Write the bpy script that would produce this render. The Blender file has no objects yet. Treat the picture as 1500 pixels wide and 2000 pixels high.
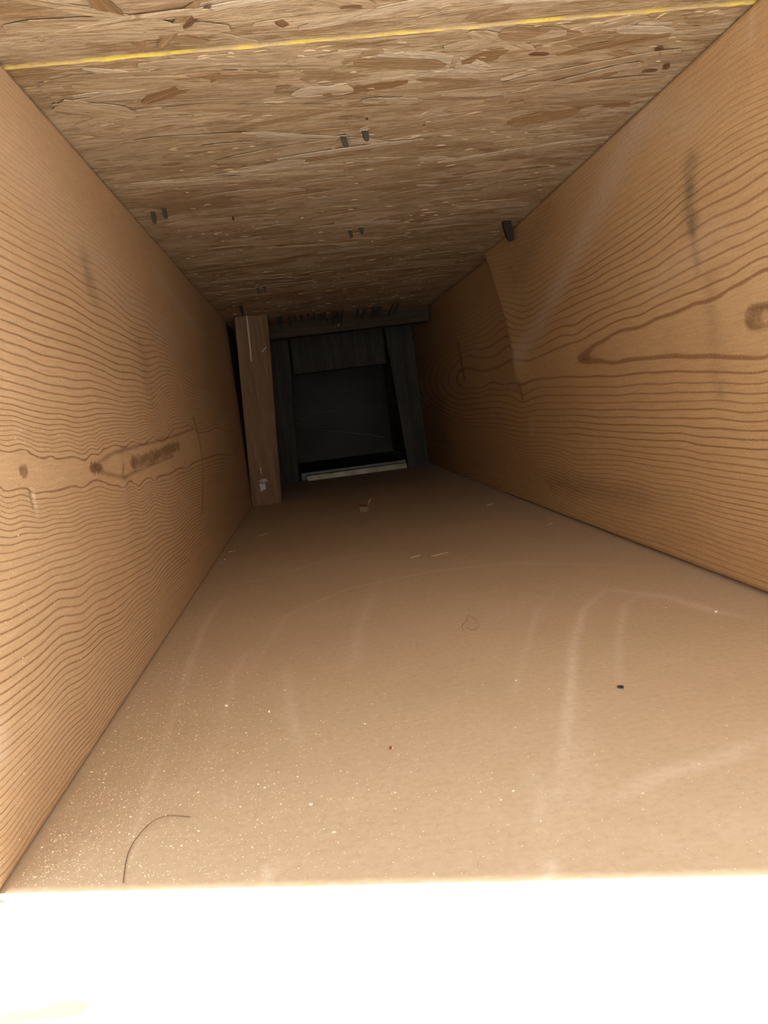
import bpy, bmesh, math, random
import numpy as np
from mathutils import Vector, Matrix
S = bpy.context.scene
COL = S.collection
random.seed(7); RNG = np.random.default_rng(7)

# ---------------------------------------------------------------- camera
HC = 0.137                                   # lens height above the cardboard
cam = bpy.data.cameras.new('camera'); cam.sensor_fit = 'VERTICAL'; cam.sensor_height = 36.0
cam.lens = 27.0; cam.clip_start = 0.005; cam.clip_end = 50
camo = bpy.data.objects.new('camera', cam); COL.objects.link(camo)
camo.matrix_world = Matrix(((0.987487, 0.136436, -0.079087, 0.000000), (-0.095838, 0.120934, -0.988023, 0.000000), (-0.125237, 0.983240, 0.132497, 0.137000), (0.000000, 0.000000, 0.000000, 1.000000)))
S.camera = camo

# ---------------------------------------------------------------- world, sun, exposure
S.view_settings.view_transform = 'Standard'; S.view_settings.look = 'None'
S.view_settings.exposure = 0.0; S.view_settings.gamma = 1.0
S.view_settings.use_curve_mapping = False
SKY = 3.1; SUN = 17.0
w = bpy.data.worlds.new('sky'); S.world = w; w.use_nodes = True
w.node_tree.nodes['Background'].inputs[0].default_value = (0.97, 0.98, 1.0, 1)
w.node_tree.nodes['Background'].inputs[1].default_value = SKY
sl = bpy.data.lights.new('sun', 'SUN'); sl.energy = SUN; sl.angle = math.radians(2.0); sl.color = (1.0, 0.97, 0.9)
suno = bpy.data.objects.new('sun', sl); COL.objects.link(suno)
CUT = math.radians(-14.05)                    # every sheet is cut off along this oblique line
SUN_EL = math.radians(61)
nx, ny = -math.sin(CUT), math.cos(CUT)
sdir = Vector((nx * math.cos(SUN_EL), ny * math.cos(SUN_EL), -math.sin(SUN_EL)))
suno.rotation_euler = sdir.to_track_quat('-Z', 'Y').to_euler()
suno.location = (0, -1, 2)

# ---------------------------------------------------------------- sizes of the bay (metres)
XL, XR, TOP = -0.1176, 0.2506, 0.3165
FLOOR0 = 0.2090                               # depth of the cardboard's cut edge at x = 0.003
CEIL0 = FLOOR0 - TOP / math.tan(SUN_EL) / math.cos(CUT) - 0.004  # unseen front edge, set so its shadow ends at the cardboard's cut
END = 2.46
def cut_y(y0, x): return y0 + math.tan(CUT) * (x - 0.003)

# ---------------------------------------------------------------- helpers
def link(name, me, parent=None, **kw):
    o = bpy.data.objects.new(name, me); COL.objects.link(o)
    if parent: o.parent = parent
    for k, v in kw.items(): o[k] = v
    return o
def tag(o, label, cat, group=None):
    o['label'] = label; o['category'] = cat
    if group: o['group'] = group
    return o
def mesh(name, v, f, mat=None, smooth=False):
    me = bpy.data.meshes.new(name); me.from_pydata([tuple(map(float, p)) for p in v], [], f); me.update()
    if mat: me.materials.append(mat)
    if smooth: me.polygons.foreach_set('use_smooth', [True] * len(me.polygons))
    return me
def attr(me, name, a):
    at = me.attributes.new(name, 'FLOAT', 'POINT'); at.data.foreach_set('value', np.asarray(a, np.float32))
def box_v(x0, x1, y0, y1, z0, z1):
    return [(x, y, z) for x in (x0, x1) for y in (y0, y1) for z in (z0, z1)]
BOX_F = [(0, 1, 3, 2), (4, 6, 7, 5), (0, 4, 5, 1), (2, 3, 7, 6), (0, 2, 6, 4), (1, 5, 7, 3)]
def bevelled(name, v, f, mat, width=0.001, seg=2):
    bm = bmesh.new(); vs = [bm.verts.new(p) for p in v]
    for q in f: bm.faces.new([vs[i] for i in q])
    bmesh.ops.recalc_face_normals(bm, faces=bm.faces)
    bmesh.ops.bevel(bm, geom=bm.edges[:], offset=width, segments=seg, affect='EDGES', clamp_overlap=True)
    me = bpy.data.meshes.new(name); bm.to_mesh(me); bm.free(); me.materials.append(mat); return me
def tube(name, pts, r, mat, n=6):
    pts = [Vector(p) for p in pts]; v = []; f = []
    rr = r if isinstance(r, (list, tuple)) else [r] * len(pts)
    for i, p in enumerate(pts):
        t = (pts[min(i + 1, len(pts) - 1)] - pts[max(i - 1, 0)]).normalized()
        a = t.orthogonal().normalized() if i == 0 else (a - t * a.dot(t)).normalized()
        b = t.cross(a)
        for k in range(n):
            q = 2 * math.pi * k / n; v.append(p + (a * math.cos(q) + b * math.sin(q)) * rr[i])
    for i in range(len(pts) - 1):
        for k in range(n):
            f.append((i * n + k, i * n + (k + 1) % n, (i + 1) * n + (k + 1) % n, (i + 1) * n + k))
    f.append(tuple(range(n))[::-1]); f.append(tuple((len(pts) - 1) * n + k for k in range(n)))
    return mesh(name, v, f, mat, True)
def smooth_curve(pts, n=8):
    P = [np.array(p, float) for p in pts]; P = [2 * P[0] - P[1]] + P + [2 * P[-1] - P[-2]]; out = []
    for i in range(1, len(P) - 2):
        for k in range(n):
            t = k / n
            out.append(.5 * ((2 * P[i]) + (P[i + 1] - P[i - 1]) * t + (2 * P[i - 1] - 5 * P[i] + 4 * P[i + 1] - P[i + 2]) * t * t
                             + (3 * P[i] - P[i - 1] - 3 * P[i + 1] + P[i + 2]) * t ** 3))
    out.append(P[-2]); return out
def dist_poly(px, py, pts):
    """distance of every point to a polyline, and how far along it (0..1) the nearest spot lies"""
    best = np.full(px.shape, 1e9); al = np.zeros(px.shape); n = len(pts) - 1
    for i in range(n):
        ax, ay = pts[i]; bx, by = pts[i + 1]; dx, dy = bx - ax, by - ay
        t = np.clip(((px - ax) * dx + (py - ay) * dy) / (dx * dx + dy * dy + 1e-12), 0, 1)
        d = np.hypot(px - ax - t * dx, py - ay - t * dy); m = d < best
        best[m] = d[m]; al[m] = ((i + t) / n)[m]
    return best, al
def sst(a, b, x): t = np.clip((x - a) / (b - a), 0, 1); return t * t * (3 - 2 * t)

# ---------------------------------------------------------------- materials
class NT:
    def __init__(s, name, rough=0.8, spec=0.25):
        s.m = bpy.data.materials.new(name); s.m.use_nodes = True; s.t = s.m.node_tree
        s.b = s.t.nodes['Principled BSDF']; s.b.inputs['Roughness'].default_value = rough
        s.b.inputs['Specular IOR Level'].default_value = spec
    def n(s, k, **kw):
        o = s.t.nodes.new(k)
        for a, v in kw.items(): setattr(o, a, v)
        return o
    def l(s, a, b): s.t.links.new(a, b)
    def put(s, v, sock):
        if hasattr(v, 'is_output'): s.l(v, sock)
        else: sock.default_value = v
    def math(s, op, a, b=0.0, c=0.0, clamp=False):
        o = s.n('ShaderNodeMath', operation=op, use_clamp=clamp)
        for i, q in enumerate((a, b, c)): s.put(q, o.inputs[i])
        return o.outputs[0]
    def mix(s, f, a, b, mode='MIX'):
        o = s.n('ShaderNodeMix', data_type='RGBA', blend_type=mode); s.put(f, o.inputs[0])
        for q, i in ((a, 6), (b, 7)):
            if isinstance(q, tuple) and len(q) == 3: q = (*q, 1)
            s.put(q, o.inputs[i])
        return o.outputs[2]
    def ramp(s, f, stops, interp='LINEAR'):
        o = s.n('ShaderNodeValToRGB'); o.color_ramp.interpolation = interp; e = o.color_ramp.elements
        while len(e) < len(stops): e.new(0.5)
        for q, (p, c) in zip(e, stops): q.position = p; q.color = (*c, 1) if isinstance(c, tuple) else (c, c, c, 1)
        s.put(f, o.inputs[0]); return o.outputs[0]
    def co(s, scale=(1, 1, 1), rot=(0, 0, 0), kind='Object', loc=(0, 0, 0)):
        m = s.n('ShaderNodeMapping'); s.l(s.n('ShaderNodeTexCoord').outputs[kind], m.inputs[0])
        m.inputs['Scale'].default_value = scale; m.inputs['Rotation'].default_value = rot; m.inputs['Location'].default_value = loc
        return m.outputs[0]
    def noise(s, v, scale, detail=3, rough=.5, dist=0.0):
        o = s.n('ShaderNodeTexNoise'); s.l(v, o.inputs['Vector']); o.inputs['Scale'].default_value = scale
        o.inputs['Detail'].default_value = detail; o.inputs['Roughness'].default_value = rough; o.inputs['Distortion'].default_value = dist
        return o.outputs[0]
    def vor(s, v, scale, feature='F1', rnd=1.0):
        o = s.n('ShaderNodeTexVoronoi', feature=feature); s.l(v, o.inputs['Vector']); o.inputs['Scale'].default_value = scale
        o.inputs['Randomness'].default_value = rnd; return o
    def at(s, name): return s.n('ShaderNodeAttribute', attribute_name=name).outputs['Fac']
    def bump(s, h, strength, dist, normal=None):
        o = s.n('ShaderNodeBump'); o.inputs['Strength'].default_value = strength; o.inputs['Distance'].default_value = dist
        s.l(h, o.inputs['Height'])
        if normal: s.l(normal, o.inputs['Normal'])
        return o.outputs[0]
    def done(s, col, normal=None):
        s.put((*col, 1) if isinstance(col, tuple) and len(col) == 3 else col, s.b.inputs['Base Color'])
        if normal: s.l(normal, s.b.inputs['Normal'])
        return s.m

def joist_material(name, early, early2, late, dustc):
    t = NT(name, .72, .3); v = t.co()
    ph = t.at('grain'); ct = t.at('contrast')
    wob = t.noise(t.co((1, .28, 1)), 110, 2, .5)
    wob2 = t.noise(t.co((1, .12, 1)), 18, 2, .5)
    calm = t.math('MINIMUM', t.math('MAXIMUM', t.math('MULTIPLY', t.math('ADD', ph, .5), .28), .10), 1.0)
    p = t.math('ADD', ph, t.math('MULTIPLY', t.math('MULTIPLY', t.math('SUBTRACT', wob, .5), .22), calm))
    p = t.math('ADD', p, t.math('MULTIPLY', t.math('MULTIPLY', t.math('SUBTRACT', wob2, .5), .35), calm))
    fr = t.math('FRACT', t.math('ADD', p, .5))
    line = t.ramp(fr, [(0, 0.0), (.34, 0.0), (.43, .6), (.49, 1.0), (.55, .85), (.61, .15), (.70, 0.0)])
    # each ring has its own strength, and every line comes and goes a little along its length
    cx = t.n('ShaderNodeCombineXYZ'); t.l(t.math('FLOOR', t.math('ADD', p, .5)), cx.inputs[0])
    wn = t.n('ShaderNodeTexWhiteNoise', noise_dimensions='3D'); t.l(cx.outputs[0], wn.inputs['Vector'])
    ring = t.math('MULTIPLY_ADD', wn.outputs['Value'], .4, .66)
    fade = t.ramp(t.noise(t.co((1, .2, 1)), 22, 2, .5), [(.25, .62), (.55, 1.0)])
    line = t.math('MULTIPLY', t.math('MULTIPLY', line, ring), t.math('MULTIPLY', fade, ct))
    bold = t.math('MULTIPLY', t.math('GREATER_THAN', .10, t.math('ABSOLUTE', p)), .8)
    line = t.math('MAXIMUM', line, t.math('MULTIPLY', bold, t.math('MULTIPLY', ct, fade)))
    fib = t.noise(t.co((1, .06, 1)), 900, 3, .6)
    big = t.noise(t.co((1, .35, 1)), 9, 3, .5)
    base = t.mix(t.ramp(big, [(.3, 0.0), (.7, 1.0)]), early, early2)
    base = t.mix(t.math('MULTIPLY', t.ramp(fib, [(.35, 1.0), (.65, 0.0)]), .22), base, late)
    col = t.mix(t.math('MULTIPLY', line, .94), base, late)
    # knots and resin (the wood's own dark colour), grey smudges, pale scuffs and dust
    kn = t.math('MULTIPLY', t.at('knot'), t.ramp(t.noise(t.co((1, .4, 1)), 120, 3, .6), [(.3, .55), (.6, 1.0)]))
    col = t.mix(kn, col, tuple(c * .62 for c in late))
    sm = t.math('MULTIPLY', t.at('smudge'), t.ramp(t.noise(t.co((1, .3, 1)), 160, 3, .6), [(.3, .35), (.65, 1.0)]))
    col = t.mix(sm, col, (.12, .085, .05))
    du = t.math('MULTIPLY', t.at('dust'), t.ramp(t.noise(v, 260, 4, .65), [(.3, .25), (.7, 1.0)]))
    col = t.mix(du, col, dustc)
    grit = t.math('MULTIPLY', t.ramp(t.noise(v, 1100, 2, .5), [(.55, 0.0), (.72, 1.0)]), .26)
    col = t.mix(grit, col, (.85, .66, .42))
    h = t.math('SUBTRACT', t.math('MULTIPLY', fib, .45), t.math('MULTIPLY', line, .8))
    h = t.math('ADD', h, t.math('MULTIPLY', t.noise(v, 1100, 2, .5), .5))
    return t.done(col, t.bump(h, .45, .0007))

M_JL = joist_material('pine_left', (.66, .455, .27), (.60, .395, .215), (.235, .115, .045), (.68, .54, .42))
M_JR = joist_material('pine_right', (.60, .385, .19), (.53, .315, .14), (.24, .105, .035), (.60, .47, .35))

def osb_base_material():
    t = NT('strand_board', .85, .2); v0 = t.co()
    warp = t.n('ShaderNodeTexNoise'); t.l(v0, warp.inputs[0]); warp.inputs['Scale'].default_value = 14; warp.inputs['Detail'].default_value = 2
    va = t.n('ShaderNodeVectorMath', operation='MULTIPLY_ADD'); t.l(warp.outputs['Color'], va.inputs[0])
    va.inputs[1].default_value = (.02, .012, 0); t.l(v0, va.inputs[2])
    def layer(sx, sy, ang, sc):
        m = t.n('ShaderNodeMapping'); t.l(va.outputs[0], m.inputs[0]); m.inputs['Scale'].default_value = (sx, sy, .01)
        m.inputs['Rotation'].default_value = (0, 0, ang); return t.vor(m.outputs[0], sc)
    a = layer(.24, 1, .12, 60); b = layer(.22, 1, -.22, 100); c = layer(.3, 1, .5, 38)
    wood = [(0, (.52, .37, .21)), (.3, (.70, .53, .33)), (.62, (.62, .45, .265)), (.85, (.44, .28, .145)), (1, (.76, .60, .41))]
    def cellcol(vv):
        s = t.n('ShaderNodeSeparateColor'); t.l(vv.outputs['Color'], s.inputs[0]); return s.outputs[0], s.outputs[1]
    r1, k1 = cellcol(a); r2, k2 = cellcol(b); r3, k3 = cellcol(c)
    col = t.mix(t.math('GREATER_THAN', k2, .45), t.ramp(r1, wood), t.ramp(r2, wood))
    col = t.mix(t.math('GREATER_THAN', k3, .72), col, t.ramp(r3, wood))
    fib = t.noise(t.co((.10, 1, 1), (0, 0, .05)), 560, 4, .7, .8)
    fib2 = t.noise(t.co((.17, 1, 1), (0, 0, -.1)), 230, 5, .72, 1.2)
    col = t.mix(t.ramp(fib, [(.35, .55), (.6, 0.0)]), col, (.30, .185, .09))
    col = t.mix(t.ramp(fib2, [(.34, .6), (.52, 0.0)]), col, (.27, .165, .08))
    col = t.mix(t.ramp(fib2, [(.56, 0.0), (.74, .5)]), col, (.76, .60, .41))
    fl = t.noise(t.co((.2, 1, 1), (0, 0, .12)), 150, 5, .72, 1.0); fl2 = t.noise(t.co((.3, 1, 1), (0, 0, -.3)), 90, 5, .7, 1.5)
    col = t.mix(t.ramp(fl, [(.33, .85), (.46, 0.0)]), col, (.22, .125, .055))
    col = t.mix(t.ramp(fl2, [(.35, .75), (.44, 0.0)]), col, (.30, .17, .08))
    col = t.mix(t.ramp(fl, [(.60, 0.0), (.72, .6)]), col, (.78, .62, .44))
    pat = t.noise(t.co((.5, 1, 1)), 26, 3, .6, .6)
    col = t.mix(t.ramp(pat, [(.33, .32), (.5, 0.0)]), col, (.33, .21, .10)); col = t.mix(t.ramp(pat, [(.52, 0.0), (.68, .3)]), col, (.78, .62, .43))
    h = t.math('ADD', t.math('MULTIPLY', r1, .5), t.math('MULTIPLY', r2, .5))
    h = t.math('ADD', h, t.math('ADD', t.math('MULTIPLY', fib, .6), t.math('MULTIPLY', fib2, 1.3)))
    return t.done(col, t.bump(h, .9, .0022))
def strand_material(name, stops, dark, light):
    """a single flake: its own random tone, fibres along its own length"""
    t = NT(name, .82, .2); oi = t.n('ShaderNodeObjectInfo')
    col = t.ramp(oi.outputs['Random'], stops)
    v = t.n('ShaderNodeMapping'); t.l(t.n('ShaderNodeTexCoord').outputs['Object'], v.inputs[0]); v.inputs['Scale'].default_value = (.10, 1, 1)
    off = t.n('ShaderNodeCombineXYZ'); t.l(t.math('MULTIPLY', oi.outputs['Random'], 40.0), off.inputs[0]); t.l(t.math('MULTIPLY', oi.outputs['Random'], 7.0), off.inputs[1])
    t.l(off.outputs[0], v.inputs['Location'])
    f1 = t.noise(v.outputs[0], 650, 4, .7, .9); f2 = t.noise(v.outputs[0], 200, 5, .7, 1.4)
    col = t.mix(t.ramp(f1, [(.36, .5), (.58, 0.0)]), col, dark)
    col = t.mix(t.ramp(f2, [(.34, .6), (.52, 0.0)]), col, dark)
    col = t.mix(t.ramp(f2, [(.55, 0.0), (.75, .45)]), col, light)
    f3 = t.n('ShaderNodeMapping'); t.l(v.outputs[0], f3.inputs[0]); f3.inputs['Scale'].default_value = (2.4, 1, 1)
    f3 = t.noise(f3.outputs[0], 150, 5, .72, 1.0)
    col = t.mix(t.ramp(f3, [(.33, .8), (.45, 0.0)]), col, dark)
    col = t.mix(t.ramp(f3, [(.60, 0.0), (.72, .5)]), col, light)
    h = t.math('ADD', f1, t.math('MULTIPLY', f2, 1.5)); h = t.math('ADD', h, f3)
    return t.done(col, t.bump(h, .8, .0014))
M_OSB = osb_base_material()
M_STR = strand_material('wood_strand', [(0, (.40, .25, .12)), (.18, (.72, .55, .35)), (.38, (.60, .42, .24)), (.58, (.84, .69, .50)), (.76, (.50, .33, .17)), (.88, (.34, .19, .08)), (1, (.76, .60, .41))], (.25, .145, .065), (.74, .58, .39))
M_BARK = strand_material('bark', [(0, (.22, .105, .05)), (1, (.34, .19, .095))], (.08, .035, .015), (.3, .16, .08))
M_SLIV = NT('wood_sliver', .8, .25).done((.64, .47, .29))
t = NT('yellow_edge_paint', .6, .3); v = t.co()
M_YEL = t.done(t.mix(t.ramp(t.noise(t.co((.3, 1, 1)), 130, 4, .6), [(.43, 0.0), (.60, 1.0)]), (.55, .39, .19), (.76, .57, .10)), t.bump(t.noise(v, 500, 3), .6, .001))

def paper_material():
    t = NT('brown_paper_facing', .8, .25); v = t.co()
    n1 = t.noise(v, 8, 3, .55); n2 = t.noise(t.co((.22, 1, 1), (0, 0, .25)), 420, 3, .6); n3 = t.noise(v, 60, 3, .55)
    col = t.mix(t.ramp(n1, [(.3, 0.0), (.7, 1.0)]), (.62, .49, .34), (.57, .44, .295))
    col = t.mix(t.ramp(n2, [(.34, .16), (.6, 0.0)]), col, (.45, .32, .205))
    col = t.mix(t.math('MULTIPLY', t.ramp(n3, [(.5, 0.0), (.7, 1.0)]), .18), col, (.70, .56, .41))
    wisp = t.noise(t.co((1, .5, 1)), 210, 5, .7, .5)
    d = t.math('MULTIPLY', t.at('dust'), t.ramp(wisp, [(.28, .3), (.68, 1.0)]))
    col = t.mix(t.math('MULTIPLY', d, 1.3, 0.0, True), col, (.84, .72, .60))
    fl = t.ramp(t.noise(t.co((.5, 1, 1), (0, 0, .6)), 900, 2, .4), [(.68, 0.0), (.76, .35)])
    col = t.mix(fl, col, (.80, .62, .40))
    mot = t.noise(v, 330, 4, .65)
    col = t.mix(t.ramp(mot, [(.3, .35), (.5, 0.0)]), col, (.42, .295, .18))
    col = t.mix(t.ramp(mot, [(.54, 0.0), (.72, .3)]), col, (.74, .60, .44))
    return t.done(col, t.bump(t.math('ADD', t.math('MULTIPLY', n2, .4), t.math('MULTIPLY', n3, .6)), .16, .0006))
M_PAPER = paper_material()
t = NT('gypsum_core', .9, .1); M_GYP = t.done(t.mix(t.noise(t.co(), 80, 4, .6), (.70, .68, .62), (.82, .80, .75)))
t = NT('white_paint', .55, .4); M_WHITE = t.done(t.mix(t.noise(t.co((1, .2, 1)), 30, 3), (.84, .84, .82), (.88, .88, .87)), t.bump(t.noise(t.co(), 300, 3), .1, .0005))
M_GLUE = NT('dried_yellow_glue', .5, .4).done((.46, .43, .15))
M_STEEL = NT('dull_steel', .8, .2); M_STEEL.b.inputs['Metallic'].default_value = 0.0
tt = M_STEEL; M_STEEL = tt.done(tt.mix(tt.noise(tt.co(), 900, 3), (.035, .03, .024), (.085, .075, .055)))
M_RUST = NT('dark_nail', .8, .2).done((.035, .026, .02))
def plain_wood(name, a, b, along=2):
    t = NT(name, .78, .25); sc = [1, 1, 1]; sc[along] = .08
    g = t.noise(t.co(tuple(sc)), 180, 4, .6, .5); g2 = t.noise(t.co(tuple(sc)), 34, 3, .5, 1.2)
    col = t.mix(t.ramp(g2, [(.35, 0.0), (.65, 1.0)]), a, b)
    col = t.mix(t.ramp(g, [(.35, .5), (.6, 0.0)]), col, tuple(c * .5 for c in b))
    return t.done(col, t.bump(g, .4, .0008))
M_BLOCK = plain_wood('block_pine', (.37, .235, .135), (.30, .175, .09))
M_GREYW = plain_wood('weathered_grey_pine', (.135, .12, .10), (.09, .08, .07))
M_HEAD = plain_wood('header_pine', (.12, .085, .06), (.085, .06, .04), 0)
M_CHIP = strand_material('chip_wood', [(0, (.66, .45, .27)), (1, (.72, .54, .36))], (.42, .26, .14), (.8, .64, .46))
M_HAIR = NT('brown_hair', .5, .4).done((.22, .13, .065))
M_BLACK = NT('black_speck', .7, .3).done((.03, .028, .03))
M_RED = NT('red_brown_speck', .7, .3).done((.26, .07, .03))
M_PALE = NT('pale_crumb', .9, .1).done((.83, .76, .64))
M_SAW = NT('sawdust', .8, .3).done((.95, .80, .55))
M_LUMP = NT('white_plaster', .9, .1).done((.80, .76, .70))
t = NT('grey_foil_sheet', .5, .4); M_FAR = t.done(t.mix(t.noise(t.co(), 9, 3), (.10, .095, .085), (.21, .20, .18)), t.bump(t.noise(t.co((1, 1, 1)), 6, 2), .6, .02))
t = NT('cream_batten', .8, .2); M_CREAM = t.done(t.mix(t.ramp(t.noise(t.co(), 22, 3), [(.38, 0.0), (.6, 1.0)]), (.60, .52, .32), (.95, .90, .70)))
M_CABLE = NT('pale_cable', .5, .4).done((.55, .52, .48))

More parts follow.
